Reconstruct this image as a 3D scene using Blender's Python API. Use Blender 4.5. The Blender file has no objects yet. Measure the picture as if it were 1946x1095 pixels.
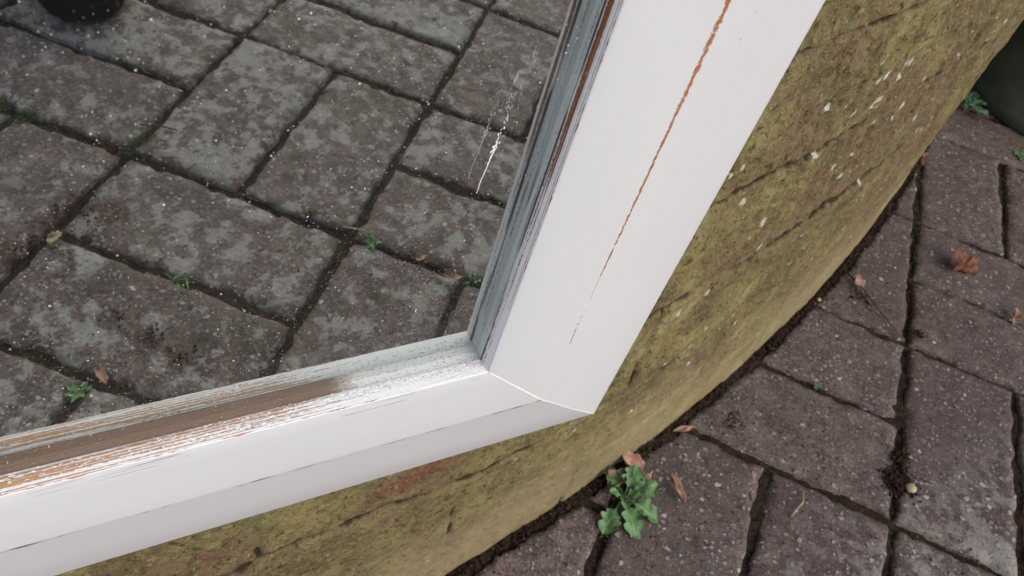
import bpy, bmesh, math, random
import numpy as np
from mathutils import Vector, Matrix

# ------------------------------------------------------------------ camera, sky, sun, exposure
S = bpy.context.scene
COL = S.collection
CAM_H = 0.5236
cam = bpy.data.cameras.new('camera')
cam.sensor_width = 36.0
cam.lens = 36.0 * 1562.9 / 1946.0
cam.clip_start = 0.01
cam.clip_end = 500.0
co = bpy.data.objects.new('camera', cam)
COL.objects.link(co)
R3 = Matrix(((0.95908071, -0.28313282, 0.0),
             (0.20350434, 0.68934814, -0.69525903),
             (0.19685065, 0.66680952, 0.71875926)))
co.matrix_world = Matrix.Translation((0, 0, CAM_H)) @ R3.to_4x4()
cam.dof.use_dof = True
cam.dof.focus_distance = 0.27
cam.dof.aperture_fstop = 36.0
S.camera = co

SUN_ELEV, SUN_AZ = math.radians(38), math.radians(120)        # azimuth from +y towards +x
w = bpy.data.worlds.new('World')
S.world = w
w.use_nodes = True
wn = w.node_tree
bg = wn.nodes['Background']
sky = wn.nodes.new('ShaderNodeTexSky')
sky.sky_type = 'NISHITA'
sky.sun_disc = False
sky.sun_elevation = SUN_ELEV
sky.sun_rotation = SUN_AZ
sky.air_density = 1.0
sky.dust_density = 4.5
sky.ozone_density = 1.0
wn.links.new(sky.outputs[0], bg.inputs[0])
bg.inputs[1].default_value = 0.12
sl = bpy.data.lights.new('sun', 'SUN')
sl.energy = 0.50
sl.angle = math.radians(60)
sl.color = (1.0, 0.985, 0.955)
so = bpy.data.objects.new('sun', sl)
COL.objects.link(so)
sd = Vector((math.sin(SUN_AZ) * math.cos(SUN_ELEV), math.cos(SUN_AZ) * math.cos(SUN_ELEV), math.sin(SUN_ELEV)))
so.rotation_euler = (-sd).to_track_quat('-Z', 'Y').to_euler()
so.location = sd * 5
S.view_settings.view_transform = 'Standard'
S.view_settings.look = 'None'
S.view_settings.gamma = 1.0
S.view_settings.exposure = 0.66
S.cycles.transparent_max_bounces = 16
S.cycles.max_bounces = 10
S.cycles.glossy_bounces = 8
S.cycles.caustics_reflective = True
S.cycles.caustics_refractive = False

rng = np.random.default_rng(7)
random.seed(7)

# ------------------------------------------------------------------ helpers
def vnoise(x, y, seed=0):
    xi = np.floor(x).astype(np.int64); yi = np.floor(y).astype(np.int64)
    fx = x - xi; fy = y - yi
    fx = fx * fx * (3 - 2 * fx); fy = fy * fy * (3 - 2 * fy)
    def h(a, b):
        n = (a * 374761393 + b * 668265263 + seed * 974711) & 0x7fffffff
        n = ((n ^ (n >> 13)) * 1274126177) & 0x7fffffff
        n = n ^ (n >> 16)
        return (n & 0xffff) / 65535.0
    return (h(xi, yi) * (1 - fx) + h(xi + 1, yi) * fx) * (1 - fy) + (h(xi, yi + 1) * (1 - fx) + h(xi + 1, yi + 1) * fx) * fy

def fbm(x, y, octv=4, seed=0, gain=.5):
    x = np.asarray(x, float); y = np.asarray(y, float)
    s = 0; a = 1; t = 0
    for k in range(octv):
        s = s + a * vnoise(x * 2 ** k + 17.3 * k, y * 2 ** k - 9.1 * k, seed + k); t += a; a *= gain
    return s / t

def sstep(a, b, x):
    t = np.clip((x - a) / (b - a), 0, 1)
    return t * t * (3 - 2 * t)

def mesh_obj(name, verts, faces, mat=None, parent=None, uv=None, cols=None, smooth=True):
    me = bpy.data.meshes.new(name)
    me.from_pydata([tuple(v) for v in verts], [], [tuple(f) for f in faces])
    if smooth:
        me.polygons.foreach_set('use_smooth', [True] * len(me.polygons))
    if uv is not None:
        l = me.uv_layers.new(name='UVMap')
        vi = np.empty(len(me.loops), dtype=np.int32); me.loops.foreach_get('vertex_index', vi)
        l.data.foreach_set('uv', np.asarray(uv, float)[vi].ravel())
    if cols:
        for k, a in cols.items():
            at = me.attributes.new(k, 'FLOAT', 'POINT'); at.data.foreach_set('value', np.asarray(a, float))
    me.update()
    o = bpy.data.objects.new(name, me)
    COL.objects.link(o)
    if mat: me.materials.append(mat)
    if parent: o.parent = parent
    return o

def grid_faces(nu, nv, off=0):
    i = np.arange(nu - 1)[:, None]; j = np.arange(nv - 1)[None, :]
    a = off + i * nv + j
    return np.stack([a, a + nv, a + nv + 1, a + 1], -1).reshape(-1, 4)

def empty(name, loc=(0, 0, 0), rot=None):
    o = bpy.data.objects.new(name, None); COL.objects.link(o); o.location = loc
    o.empty_display_size = 0.05
    if rot is not None: o.rotation_euler = rot
    return o

def tag(o, label=None, cat=None, group=None, kind=None):
    if label: o['label'] = label
    if cat: o['category'] = cat
    if group: o['group'] = group
    if kind: o['kind'] = kind
    return o

class NT:
    def __init__(s, name):
        s.m = bpy.data.materials.new(name); s.m.use_nodes = True
        s.t = s.m.node_tree; s.b = s.t.nodes['Principled BSDF']; s.out = s.t.nodes['Material Output']
    def n(s, typ, **kw):
        x = s.t.nodes.new(typ)
        for k, v in kw.items(): setattr(x, k, v)
        return x
    def put(s, sock, v):
        if hasattr(v, 'is_linked') or hasattr(v, 'links'): s.t.links.new(v, sock)
        elif isinstance(v, (tuple, list)) and sock.type == 'RGBA' and len(v) == 3: sock.default_value = (*v, 1)
        else: sock.default_value = v
    def math(s, op, a, b=0.0, c=0.0, clamp=False):
        x = s.n('ShaderNodeMath', operation=op); x.use_clamp = clamp
        s.put(x.inputs[0], a); s.put(x.inputs[1], b)
        if op in ('MULTIPLY_ADD', 'COMPARE'): s.put(x.inputs[2], c)
        return x.outputs[0]
    def coord(s, kind='Object'):
        return s.n('ShaderNodeTexCoord').outputs[kind]
    def uv(s):
        return s.coord('UV')
    def vscale(s, v, sc, off=(0, 0, 0)):
        x = s.n('ShaderNodeMapping'); s.put(x.inputs['Vector'], v)
        x.inputs['Scale'].default_value = sc; x.inputs['Location'].default_value = off
        return x.outputs[0]
    def vadd(s, a, b, op='ADD', sc=None):
        x = s.n('ShaderNodeVectorMath', operation=op); s.put(x.inputs[0], a); s.put(x.inputs[1], b)
        return x.outputs[0]
    def xyz(s, v):
        x = s.n('ShaderNodeSeparateXYZ'); s.put(x.inputs[0], v); return x.outputs
    def noise(s, v, scale, detail=3.0, rough=.55, dist=0.0, col=False):
        x = s.n('ShaderNodeTexNoise'); s.put(x.inputs['Vector'], v)
        x.inputs['Scale'].default_value = scale; x.inputs['Detail'].default_value = detail
        x.inputs['Roughness'].default_value = rough; x.inputs['Distortion'].default_value = dist
        return x.outputs[1 if col else 0]
    def vor(s, v, scale, feature='F1', rnd=1.0):
        x = s.n('ShaderNodeTexVoronoi', feature=feature); s.put(x.inputs['Vector'], v)
        x.inputs['Scale'].default_value = scale; x.inputs['Randomness'].default_value = rnd
        return x
    def ramp(s, f, a, b, lo=0.0, hi=1.0):
        x = s.n('ShaderNodeMapRange', interpolation_type='SMOOTHSTEP'); s.put(x.inputs[0], f)
        for i, v in ((1, a), (2, b), (3, lo), (4, hi)): s.put(x.inputs[i], v)
        return x.outputs[0]
    def mix(s, f, a, b, blend='MIX'):
        x = s.n('ShaderNodeMix', data_type='RGBA', blend_type=blend); s.put(x.inputs[0], f)
        s.put(x.inputs[6], a); s.put(x.inputs[7], b); return x.outputs[2]
    def cramp(s, f, stops):
        x = s.n('ShaderNodeValToRGB'); s.put(x.inputs[0], f)
        e = x.color_ramp.elements
        while len(e) < len(stops): e.new(.5)
        for q, (p, c) in zip(e, stops): q.position = p; q.color = (*c, 1)
        return x.outputs[0]
    def attr(s, name):
        x = s.n('ShaderNodeAttribute', attribute_name=name); return x.outputs['Fac']
    def bump(s, h, dist, strength=1.0, normal=None):
        x = s.n('ShaderNodeBump'); s.put(x.inputs['Height'], h); x.inputs['Distance'].default_value = dist
        x.inputs['Strength'].default_value = strength
        if normal is not None: s.put(x.inputs['Normal'], normal)
        return x.outputs[0]
    def fin(s, col=None, rough=None, nrm=None, spec=None, **kw):
        if col is not None: s.put(s.b.inputs['Base Color'], col)
        if rough is not None: s.put(s.b.inputs['Roughness'], rough)
        if nrm is not None: s.put(s.b.inputs['Normal'], nrm)
        if spec is not None: s.put(s.b.inputs['Specular IOR Level'], spec)
        for k, v in kw.items(): s.put(s.b.inputs[k], v)
        return s.m

# ------------------------------------------------------------------ paver, soil and lichen materials
def chips(k, v, scale, thr, rmin, rmax, warp=.8):
    """mask and per-cell random for aggregate stones set in concrete"""
    wv = k.vadd(v, k.vscale(k.noise(v, scale * 1.3, 3, col=True), (warp / scale,) * 3))
    vo = k.vor(wv, scale)
    c = k.xyz(vo.outputs['Color'])
    on = k.ramp(c[0], thr, thr + .01)
    rad = k.math('MULTIPLY_ADD', c[1], rmax - rmin, rmin)
    inside = k.math('SUBTRACT', rad, vo.outputs['Distance'])
    m = k.math('MULTIPLY', k.ramp(inside, -.03, .09), on)
    return m, c[2], c[1]

def paver_material():
    k = NT('worn_concrete_paver')
    v = k.coord('Object'); t1 = k.attr('tint'); t2 = k.attr('tint_b')
    shift = k.n('ShaderNodeCombineXYZ'); k.put(shift.inputs[2], k.math('MULTIPLY', t1, 3.7))
    v3 = k.vadd(v, shift.outputs[0])
    base = k.cramp(k.noise(v3, 55, 6, .65), [(.30, (.015, .011, .010)), (.50, (.048, .038, .035)), (.70, (.120, .097, .088))])
    base = k.mix(k.ramp(k.noise(v3, 420, 3, .7), .42, .72), base, (.15, .125, .118))
    base = k.mix(k.ramp(k.noise(v3, 12, 4), .45, .75), base, k.mix(.5, base, (.060, .056, .038)))
    warm = k.n('ShaderNodeCombineXYZ'); fac = k.math('MULTIPLY_ADD', t2, .75, 1.0)
    for i_, g_ in enumerate((1.13, 1.03, 1.0)): k.put(warm.inputs[i_], k.math('MULTIPLY', fac, g_))
    base = k.mix(1.0, base, warm.outputs[0], 'MULTIPLY')
    base = k.mix(k.ramp(k.noise(v3, 30, 5, .7), .50, .30, 0, .55), base, (.016, .013, .011))
    base = k.mix(k.math('MULTIPLY', t1, .55), base, (.072, .050, .050))
    base = k.mix(k.math('MULTIPLY', t2, .35), base, (.045, .045, .040))
    # pores
    base = k.mix(k.ramp(k.noise(v3, 300, 2, .6), .40, .30), base, (.010, .009, .008))
    # aggregate
    m1, r1, q1 = chips(k, v3, 215, .52, .10, .44)
    c1 = k.cramp(r1, [(0, (.19, .14, .13)), (.3, (.32, .29, .29)), (.45, (.20, .12, .09)), (.7, (.42, .41, .44)), (.85,(.10,.07,.065)), (1, (.26, .20, .19))])
    m2, r2, q2 = chips(k, v3, 110, .72, .08, .32)
    c2 = k.cramp(r2, [(0, (.42, .41, .44)), (.3, (.26, .17, .14)), (.45, (.44, .42, .42)), (.62, (.30, .27, .26)), (.66, (.34, .18, .07)), (.72, (.33, .35, .40)), (1, (.22, .14, .13))])
    m3, r3, q3 = chips(k, v3, 380, .55, .15, .50)
    base = k.mix(k.math('MULTIPLY', m3, .6), base, k.cramp(r3, [(0, (.25, .22, .22)), (.5, (.13, .09, .085)), (1, (.34, .33, .35))]))
    base = k.mix(k.math('MULTIPLY', m1, .8), base, c1)
    base = k.mix(k.math('MULTIPLY', m2, .92), base, c2)
    # pale crustose lichen grows on the open paving, away from the wall
    p = k.xyz(v)
    # signed distance in front of the mirror line
    d = k.math('ADD', k.math('MULTIPLY', p[0], .614), k.math('MULTIPLY', p[1], -.789))
    zone = k.ramp(d, -.16, .0)
    big = k.noise(v3, 22, 4, .55, 0)
    small = k.noise(v3, 75, 5, .60, 0)
    ln = k.math('ADD', k.math('MULTIPLY', big, .42), k.math('MULTIPLY', small, .58))
    ln = k.math('ADD', ln, k.math('MULTIPLY_ADD', t1, .07, -.035))
    lich = k.ramp(ln, .495, .56)
    lich = k.math('MULTIPLY', lich, k.ramp(k.noise(v3, 480, 3, .7), .30, .48))
    lich = k.math('MULTIPLY', lich, zone)
    lcol = k.mix(k.noise(v3, 140, 4), (.15, .145, .130), (.38, .375, .355))
    base = k.mix(k.math('MULTIPLY', lich, .82), base, lcol)
    # green-brown algae on the old paving
    alg = k.math('MULTIPLY', k.ramp(k.noise(v, 24, 4), .55, .72), zone)
    base = k.mix(k.math('MULTIPLY', alg, .65), base, (.040, .034, .015))
    # rust-brown leaf stains
    st = k.math('MULTIPLY', k.attr('stain'), k.ramp(k.noise(v, 160, 4, .7), .35, .6))
    base = k.mix(st, base, (.042, .015, .010))
    h = k.math('ADD', k.math('MULTIPLY', k.noise(v3, 170, 5, .7), .8), k.math('MULTIPLY', m1, .5))
    h = k.math('ADD', h, k.math('MULTIPLY', m2, .7)); h = k.math('ADD', h, k.math('MULTIPLY', lich, .25))
    h = k.math('ADD', h, k.math('MULTIPLY', k.noise(v3, 700, 2, .7), .35))
    b = k.bump(h, .0016, 1.0)
    return k.fin(base, k.ramp(k.noise(v, 90, 2), .3, .7, .62, .88), b, .35)

def soil_material(name='joint_soil', a=(.016, .010, .007), b=(.060, .040, .030)):
    k = NT(name); v = k.coord('Object')
    c = k.mix(k.ramp(k.noise(v, 350, 4, .7), .35, .7), a, b)
    m, r, q = chips(k, v, 330, .82, .12, .4)
    c = k.mix(k.math('MULTIPLY', m, .7), c, k.cramp(r, [(0, (.20, .15, .12)), (.5, (.09, .05, .035)), (1, (.25, .23, .22))]))
    g = k.ramp(k.noise(v, 45, 4), .62, .72)
    c = k.mix(k.math('MULTIPLY', g, .55), c, (.035, .050, .014))
    return k.fin(c, .95, k.bump(k.noise(v, 260, 5, .75), .004, 1.0), .15)

M_PAVER = paver_material()
M_SOIL = soil_material()

def ground_far_material():
    k = NT('garden_ground'); v = k.coord('Object')
    c = k.mix(k.noise(v, 3, 6, .6), (.030, .026, .018), (.060, .058, .035))
    return k.fin(c, .95, k.bump(k.noise(v, 40, 5, .7), .02, 1.0), .2)

# ------------------------------------------------------------------ the round wall's centre line
WC = np.array([-1.66514, 1.73545]); WR = 2.2501
U = 0.1035; TH = -0.18811; U0, V0 = 0.41471, 0.78704
cT, sT = math.cos(TH), math.sin(TH)
def lat(u, v):
    return U0 + U * (u * cT + v * sT), V0 + U * (u * sT - v * cT)

# ground sheet
n = 40
gv = []; gs = 60.0
xs = np.sign(np.linspace(-1, 1, n)) * np.abs(np.linspace(-1, 1, n)) ** 2.2 * gs
for a in xs:
    for b in xs: gv.append((a, b, -0.030))
o = mesh_obj('ground', gv, grid_faces(n, n), ground_far_material()); tag(o, kind='structure')

# bedding soil seen in the paving joints
gx = np.linspace(-.5, 1.4, 420); gy = np.linspace(-1.1, 2.0, 640)
X, Y = np.meshgrid(gx, gy, indexing='ij')
Z = -0.0048 + 0.0035 * (fbm(X * 160, Y * 160, 3, 3) - .5) * 2 + .004 * (fbm(X * 22, Y * 22, 3, 9) - .5)
rr = np.hypot(X - WC[0], Y - WC[1]) - WR
Z = Z + .0035 * np.exp(-(np.maximum(rr, 0) / .010) ** 2)
keep = (rr > -.02).ravel()
F = grid_faces(len(gx), len(gy)); F = F[keep[F].all(1)]
idx = -np.ones(keep.size, int); idx[keep] = np.arange(keep.sum())
V = np.stack([X.ravel(), Y.ravel(), Z.ravel()], 1)[keep]
o = mesh_obj('joint_soil', V, idx[F], M_SOIL); tag(o, kind='structure')
far = [(-6, -6), (6, -6), (6, 8), (-6, 8)]
o = mesh_obj('bedding_soil', [(x, y, -.018) for x, y in far], [(0, 1, 2, 3)], M_SOIL); tag(o, kind='structure')

# ------------------------------------------------------------------ block paving (basket weave)
def paver_grid(L, W, nl, nw):
    """height-field block, skirts included; returns local xy and relative edge distance"""
    def ax(L, n):
        t = np.linspace(-L / 2, L / 2, n)
        e = np.array([-L / 2 - .0001, -L / 2 + .0012, -L / 2 + .003])
        m = t[(t > -L / 2 + .0045) & (t < L / 2 - .0045)]
        return np.concatenate([[-L / 2 - .0006], e, m, -e[::-1], [L / 2 + .0006]])
    a = ax(L, nl); b = ax(W, nw)
    A, B = np.meshgrid(a, b, indexing='ij')
    return a, b, A, B

PL, PW = 2 * U - .0048, U - .0048
VV, FF, T1, T2, ST = [], [], [], [], []
off = 0
STAINS = [(.145, -.218, .022), (.161, -.189, .018), (.087, -.215, .02), (.084, -.118, .010), (.083, -.100, .010), (.084, -.085, .010), (.086, -.06, .011), (.088, -.04, .013), (.12, -.21, .02)]
for a in range(-26, 27):
    for b in range(-26, 27):
        for k in range(2):
            if (a + b) % 2 == 0: uc, vc, ang = 2 * a + 1, 2 * b + .5 + k, TH
            else: uc, vc, ang = 2 * a + .5 + k, 2 * b + 1, TH + math.pi / 2
            x, y = lat(uc, vc)
            if math.hypot(x, y - .5) > 4.6: continue
            r = math.hypot(x - WC[0], y - WC[1]) - WR
            if r < -.12: continue
            near = (-.35 < x < 1.15) and (-.75 < y < 1.75)
            nl, nw = (58, 30) if near else (6, 4)
            sd_ = (a * 73856 + b * 19349 + k * 83492) & 0xffff
            rg = np.random.default_rng(sd_)
            la, lb, A, B = paver_grid(PL, PW, nl, nw)
            dA = PL / 2 - np.abs(A); dB = PW / 2 - np.abs(B)
            e = np.minimum(dA, dB)
            # rounded, worn arris
            arr = .004 + .0035 * rg.random()
            z = -np.where(e < arr, (1 - np.clip(e, 0, arr) / arr) ** 2 * .0032, 0)
            z = np.where(e < 0, -.020, z)
            ox, oy = (rg.random(2) - .5) * .0022
            rot = (rg.random() - .5) * .016
            ca, sa = math.cos(ang + rot), math.sin(ang + rot)
            WX = x + ox + A * ca - B * sa; WY = y + oy + A * sa + B * ca
            if near:
                # uneven edges
                wx = (fbm(WX * 80, WY * 80, 3, sd_ % 97) - .5) * .0058; wy = (fbm(WX * 80 + 50, WY * 80, 3, sd_ % 89) - .5) * .0058
                wt = np.clip(1 - e / .02, 0, 1)
                WX = WX + wx * wt; WY = WY + wy * wt
                z = z + np.where(e > -.00005, (fbm(WX * 30, WY * 30, 3, 5) - .5) * .0026 + (fbm(WX * 170, WY * 170, 2, 15) - .5) * .0012, 0)
                chipm = sstep(.56, .66, fbm(WX * 60, WY * 60, 2, 31)) * np.clip(1 - e / .010, 0, 1)
                z = z - np.where(e > -.00005, chipm * .003, 0)
            z = z + (rg.random() - .5) * .0022 + A * (rg.random() - .5) * .010 + B * (rg.random() - .5) * .016
            pts = np.stack([WX.ravel(), WY.ravel(), z.ravel()], 1)
            f = grid_faces(len(la), len(lb))
            rad = np.hypot(pts[:, 0] - WC[0], pts[:, 1] - WC[1])
            lim = WR + .0050 + .006 * (fbm(pts[:, 0] * 70, pts[:, 1] * 70, 2, 44) - .3)
            ins = rad < lim
            if ins.any():
                f = f[~ins[f].all(1)]
                if len(f) == 0: continue
                s_ = np.where(ins, lim / rad, 1)
                deep = ins
                pts[:, 0] = WC[0] + (pts[:, 0] - WC[0]) * s_; pts[:, 1] = WC[1] + (pts[:, 1] - WC[1]) * s_
                pts[deep, 2] = -.014
            VV.append(pts); FF.append(f + off); off += len(pts)
            T1.append(np.full(len(pts), rg.random())); T2.append(np.full(len(pts), rg.random()))
            st = np.zeros(len(pts))
            for sx, sy, sr in STAINS:
                st = np.maximum(st, 1 - sstep(sr * .5, sr, np.hypot(pts[:, 0] - sx, pts[:, 1] - sy) + (fbm(pts[:, 0] * 120, pts[:, 1] * 120, 3, 71) - .5) * sr * 1.2))
            ST.append(st)
VV = np.concatenate(VV); FF = np.concatenate(FF)
o = mesh_obj('paving', VV, FF.tolist(), M_PAVER, cols={'tint': np.concatenate(T1), 'tint_b': np.concatenate(T2), 'stain': np.concatenate(ST)})
tag(o, kind='structure')

# ------------------------------------------------------------------ the round brick wall
CH = .079
def wall_profile(TD, ZZ):
    """height relative to the nominal radius and masks, TD degrees, ZZ metres"""
    s = np.radians(TD) * WR
    zw = ZZ + .0055 * (fbm(s * 9, ZZ * 4, 2, 61) - .5) + .0025 * (fbm(s * 60, ZZ * 60, 2, 62) - .5)
    zw = zw - .028 * sstep(-41.3, -44.5, TD) * sstep(.07, .14, ZZ)
    kf = (zw - .0535) / CH
    kk = np.floor(kf); fz = (kf - kk) * CH
    dz = np.minimum(fz, CH - fz)
    offs = {-1: -39.22, 0: -42.05, 1: -44.95, 2: -36.4, 3: -38.28, 4: -36.0}
    o_ = np.zeros_like(TD); P = 6.0
    for q in range(-2, 30):
        o_ = np.where(kk == q, offs.get(q, -42.05 + 3.1 * q), o_)
    tw = TD + .16 * (fbm(s * 40, ZZ * 50, 2, 63) - .5)
    ft = np.mod(tw - o_, P); dt = np.minimum(ft, P - ft)
    ds = np.radians(dt) * WR
    dj = np.minimum(dz, ds)
    wb = .0045
    brick = sstep(.0006, wb, dj)
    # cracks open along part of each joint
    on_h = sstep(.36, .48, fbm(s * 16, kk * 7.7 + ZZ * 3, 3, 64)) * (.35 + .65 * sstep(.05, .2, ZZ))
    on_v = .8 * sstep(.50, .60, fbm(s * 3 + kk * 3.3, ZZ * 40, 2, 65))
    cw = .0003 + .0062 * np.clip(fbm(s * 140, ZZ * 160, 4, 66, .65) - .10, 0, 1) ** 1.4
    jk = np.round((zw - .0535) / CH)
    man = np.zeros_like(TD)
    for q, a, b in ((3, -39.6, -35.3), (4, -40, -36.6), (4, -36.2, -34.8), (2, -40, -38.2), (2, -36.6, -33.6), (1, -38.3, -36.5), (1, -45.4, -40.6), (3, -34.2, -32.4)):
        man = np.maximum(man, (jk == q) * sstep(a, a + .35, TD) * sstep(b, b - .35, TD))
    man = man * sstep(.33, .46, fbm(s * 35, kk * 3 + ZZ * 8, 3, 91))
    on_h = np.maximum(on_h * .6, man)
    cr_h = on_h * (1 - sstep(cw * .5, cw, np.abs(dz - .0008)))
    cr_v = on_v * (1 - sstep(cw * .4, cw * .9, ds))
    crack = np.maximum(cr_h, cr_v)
    rnd = vnoise(kk * 3.7 + .5, np.floor((tw - o_) / P) * 5.3 + .5, 8)
    h = brick * .0014 + (rnd - .5) * .0042 * brick - crack * .0030
    h = h + (fbm(s * 22, ZZ * 22, 4, 67) - .5) * .0058 + (fbm(s * 130, ZZ * 130, 4, 68, .7) - .5) * .0036
    pit = sstep(.70, .78, fbm(s * 80, ZZ * 80, 2, 69)) * sstep(.12, .3, ZZ)
    h = h - pit * .0016
    h = h * (.45 + .55 * sstep(.03, .22, ZZ))
    h = h - .0145 * sstep(-46.3, -49.5, TD) * sstep(-80, -74, TD)
    return h, crack, brick, rnd

SPOTS = [(-36.814, .287, 4.2), (-38.306, .277, 3.4), (-37.358, .247, 3.2), (-36.172, .138, 3.6), (-35.807, .121, 3.4), (-38.54, .196, 3.0), (-34.214, .277, 3.4), (-33.982, .281, 3.6), (-35.324, .327, 3.0), (-35.153, .327, 2.6), (-35.853, .326, 3.0), (-35.225, .316, 3.2), (-36.269, .306, 3.0), (-37.18, .321, 2.4), (-32.33, .303, 4.2), (-32.322, .297, 3), (-30.974, .293, 3), (-29.993, .307, 4), (-32.661, .254, 3.2), (-31.011, .217, 3), (-35.566, .257, 3), (-33.468, .21, 3.6), (-34.963, .241, 2.8), (-35.55, .307, 3.4), (-35.602, .302, 2.8), (-37.302, .244, 3), (-36.987, .221, 2.6), (-35.3, .197, 2.2), (-37.905, .2, 2.2), (-30.08, .299, 3)]
_r = random.Random(3)
for _i in range(70): SPOTS.append((_r.uniform(-40, -29.5), _r.uniform(.09, .36), _r.choice([1.2, 1.4, 1.7, 2.2])))
def wall_patch(t0, t1, z0, z1, nt, nz):
    t = np.linspace(t0, t1, nt); z = np.linspace(z0, z1, nz)
    TD, ZZ = np.meshgrid(t, z, indexing='ij')
    h, crack, brick, rnd = wall_profile(TD, ZZ)
    # the patch edges meet their neighbours on the nominal surface
    r = WR - .002 + h
    th = np.radians(TD)
    pts = np.stack([WC[0] + r * np.cos(th), WC[1] + r * np.sin(th), ZZ], -1).reshape(-1, 3)
    s = th * WR
    spot = np.zeros_like(TD)
    for a, b, q in SPOTS:
        d = np.hypot((TD - a) * math.pi / 180 * WR, (ZZ - b) * .8)
        spot = np.maximum(spot, 1 - sstep(.7, 1.1, d / (q * .00074) + (fbm(s * 420, ZZ * 420, 2, 90) - .5) * 1.5))
    return pts, crack.ravel(), brick.ravel(), rnd.ravel(), spot.ravel()

def wall_material():
    k = NT('algae_covered_brick'); v = k.coord('Object'); uv = k.uv()
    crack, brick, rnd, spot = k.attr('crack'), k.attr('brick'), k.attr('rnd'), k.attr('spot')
    p = k.xyz(v)
    alg = k.cramp(k.noise(v, 26, 6, .66, .5), [(.28, (.072, .056, .032)), (.43, (.155, .127, .062)), (.58, (.250, .214, .096)), (.76, (.38, .345, .19))])
    brk = k.cramp(k.noise(v, 60, 5, .65), [(.3, (.110, .084, .046)), (.55, (.185, .138, .080)), (.75, (.24, .168, .11))])
    red = k.mix(k.noise(v, 200, 3), (.16, .066, .045), (.23, .105, .075))
    brk = k.mix(k.math('MULTIPLY', k.ramp(k.noise(v, 21, 4, .65, .8), .57, .66), .8), brk, red)
    cover = k.math('ADD', k.noise(v, 13, 5, .7, .6), k.math('MULTIPLY', k.math('SUBTRACT', rnd, .5), .22))
    cover = k.ramp(cover, .38, .60)
    c = k.mix(cover, brk, alg)
    # bare red brick showing where the algae is thin
    for px_, py_, pz_, rr_ in ((-.0088, .2124, .182, .034), (-.030, .197, .172, .020), (.142, .39, .10, .012)):
        dn = k.n('ShaderNodeVectorMath', operation='DISTANCE'); k.put(dn.inputs[0], k.vscale(v, (1, 1, 1.6))); dn.inputs[1].default_value = (px_, py_, pz_ * 1.6)
        dd = k.math('ADD', dn.outputs['Value'], k.math('MULTIPLY', k.math('SUBTRACT', k.noise(v, 45, 5, .7), .5), rr_ * 2.2))
        c = k.mix(k.math('MULTIPLY', k.ramp(dd, rr_, rr_ * .6), .75), c, red)
    # splash zone at the foot is smoother and duller
    foot = k.ramp(k.math('ADD', p[2], k.math('MULTIPLY', k.noise(v, 14, 3), .14)), .21, .09)
    c = k.mix(k.math('MULTIPLY', foot, .60), c, k.mix(k.noise(v, 35, 5, .6), (.175, .150, .088), (.30, .262, .158)))
    # vivid yellow-green fleck and dark grains
    c = k.mix(k.math('MULTIPLY', k.ramp(k.noise(v, 300, 4, .8), .53, .66), k.math('MULTIPLY_ADD', foot, -.5, .9)), c, (.30, .27, .13))
    c = k.mix(k.math('MULTIPLY', k.ramp(k.noise(v, 210, 5, .8), .48, .36), k.math('MULTIPLY_ADD', foot, -.45, .9)), c, (.040, .030, .014))
    gpatch = k.math('MULTIPLY', k.ramp(k.noise(v, 38, 4, .6, .8), .62, .70), .5)
    c = k.mix(gpatch, c, (.17, .20, .10))
    m, r, q = chips(k, v, 190, .86, .06, .26)
    c = k.mix(k.math('MULTIPLY', m, .65), c, (.42, .40, .28))
    c = k.mix(k.math('MULTIPLY', k.math('SUBTRACT', 1.0, brick), .5), c, k.mix(k.noise(v, 120, 4), (.10, .075, .045), (.24, .21, .13)))
    c = k.mix(k.math('MULTIPLY', k.ramp(crack, .15, .75), .92), c, (.026, .018, .011))  # shade inside the open cracks is painted into the wall colour
    c = k.mix(k.math('MULTIPLY', spot, .85), c, k.mix(k.noise(v, 500, 3), (.50, .53, .48), (.72, .75, .72)))
    h = k.math('ADD', k.noise(v, 300, 5, .75), k.math('MULTIPLY', k.noise(v, 110, 5, .7), 1.6))
    h = k.math('MULTIPLY', h, k.math('MULTIPLY_ADD', foot, -.65, 1.0))
    h = k.math('ADD', h, k.math('MULTIPLY', spot, .3))
    h = k.math('ADD', h, k.math('MULTIPLY', k.noise(v, 650, 3, .7), k.math('MULTIPLY_ADD', foot, -.35, .5)))
    return k.fin(c, .88, k.bump(h, .0028, 1.0), .22)

M_WALL = wall_material()
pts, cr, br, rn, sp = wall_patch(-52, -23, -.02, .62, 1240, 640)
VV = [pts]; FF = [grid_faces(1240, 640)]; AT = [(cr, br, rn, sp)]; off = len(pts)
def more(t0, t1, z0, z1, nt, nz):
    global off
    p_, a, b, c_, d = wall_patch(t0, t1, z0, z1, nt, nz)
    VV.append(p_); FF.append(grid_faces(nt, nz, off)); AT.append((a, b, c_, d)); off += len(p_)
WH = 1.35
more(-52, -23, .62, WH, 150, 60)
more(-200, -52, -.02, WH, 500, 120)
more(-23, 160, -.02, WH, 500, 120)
# coping: wall top and inner face
t = np.linspace(-200, 160, 300); prof = [(WR - .004, WH), (WR - .010, WH + .004), (WR - .2, WH + .006), (WR - .215, WH), (WR - .215, 0)]
pv = np.array([[(WC[0] + r * math.cos(math.radians(a)), WC[1] + r * math.sin(math.radians(a)), z) for r, z in prof] for a in t]).reshape(-1, 3)
VV.append(pv); FF.append(grid_faces(300, 5, off)); z_ = np.zeros(len(pv)); AT.append((z_, z_ + 1, z_ + .5, z_))
VV = np.concatenate(VV); FF = np.concatenate(FF); AT = [np.concatenate([a[i] for a in AT]) for i in range(4)]
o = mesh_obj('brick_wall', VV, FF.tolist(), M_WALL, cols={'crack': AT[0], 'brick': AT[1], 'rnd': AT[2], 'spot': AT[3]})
tag(o, 'long curved brick wall covered in yellow-green algae behind the framed mirror', 'wall')

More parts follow.
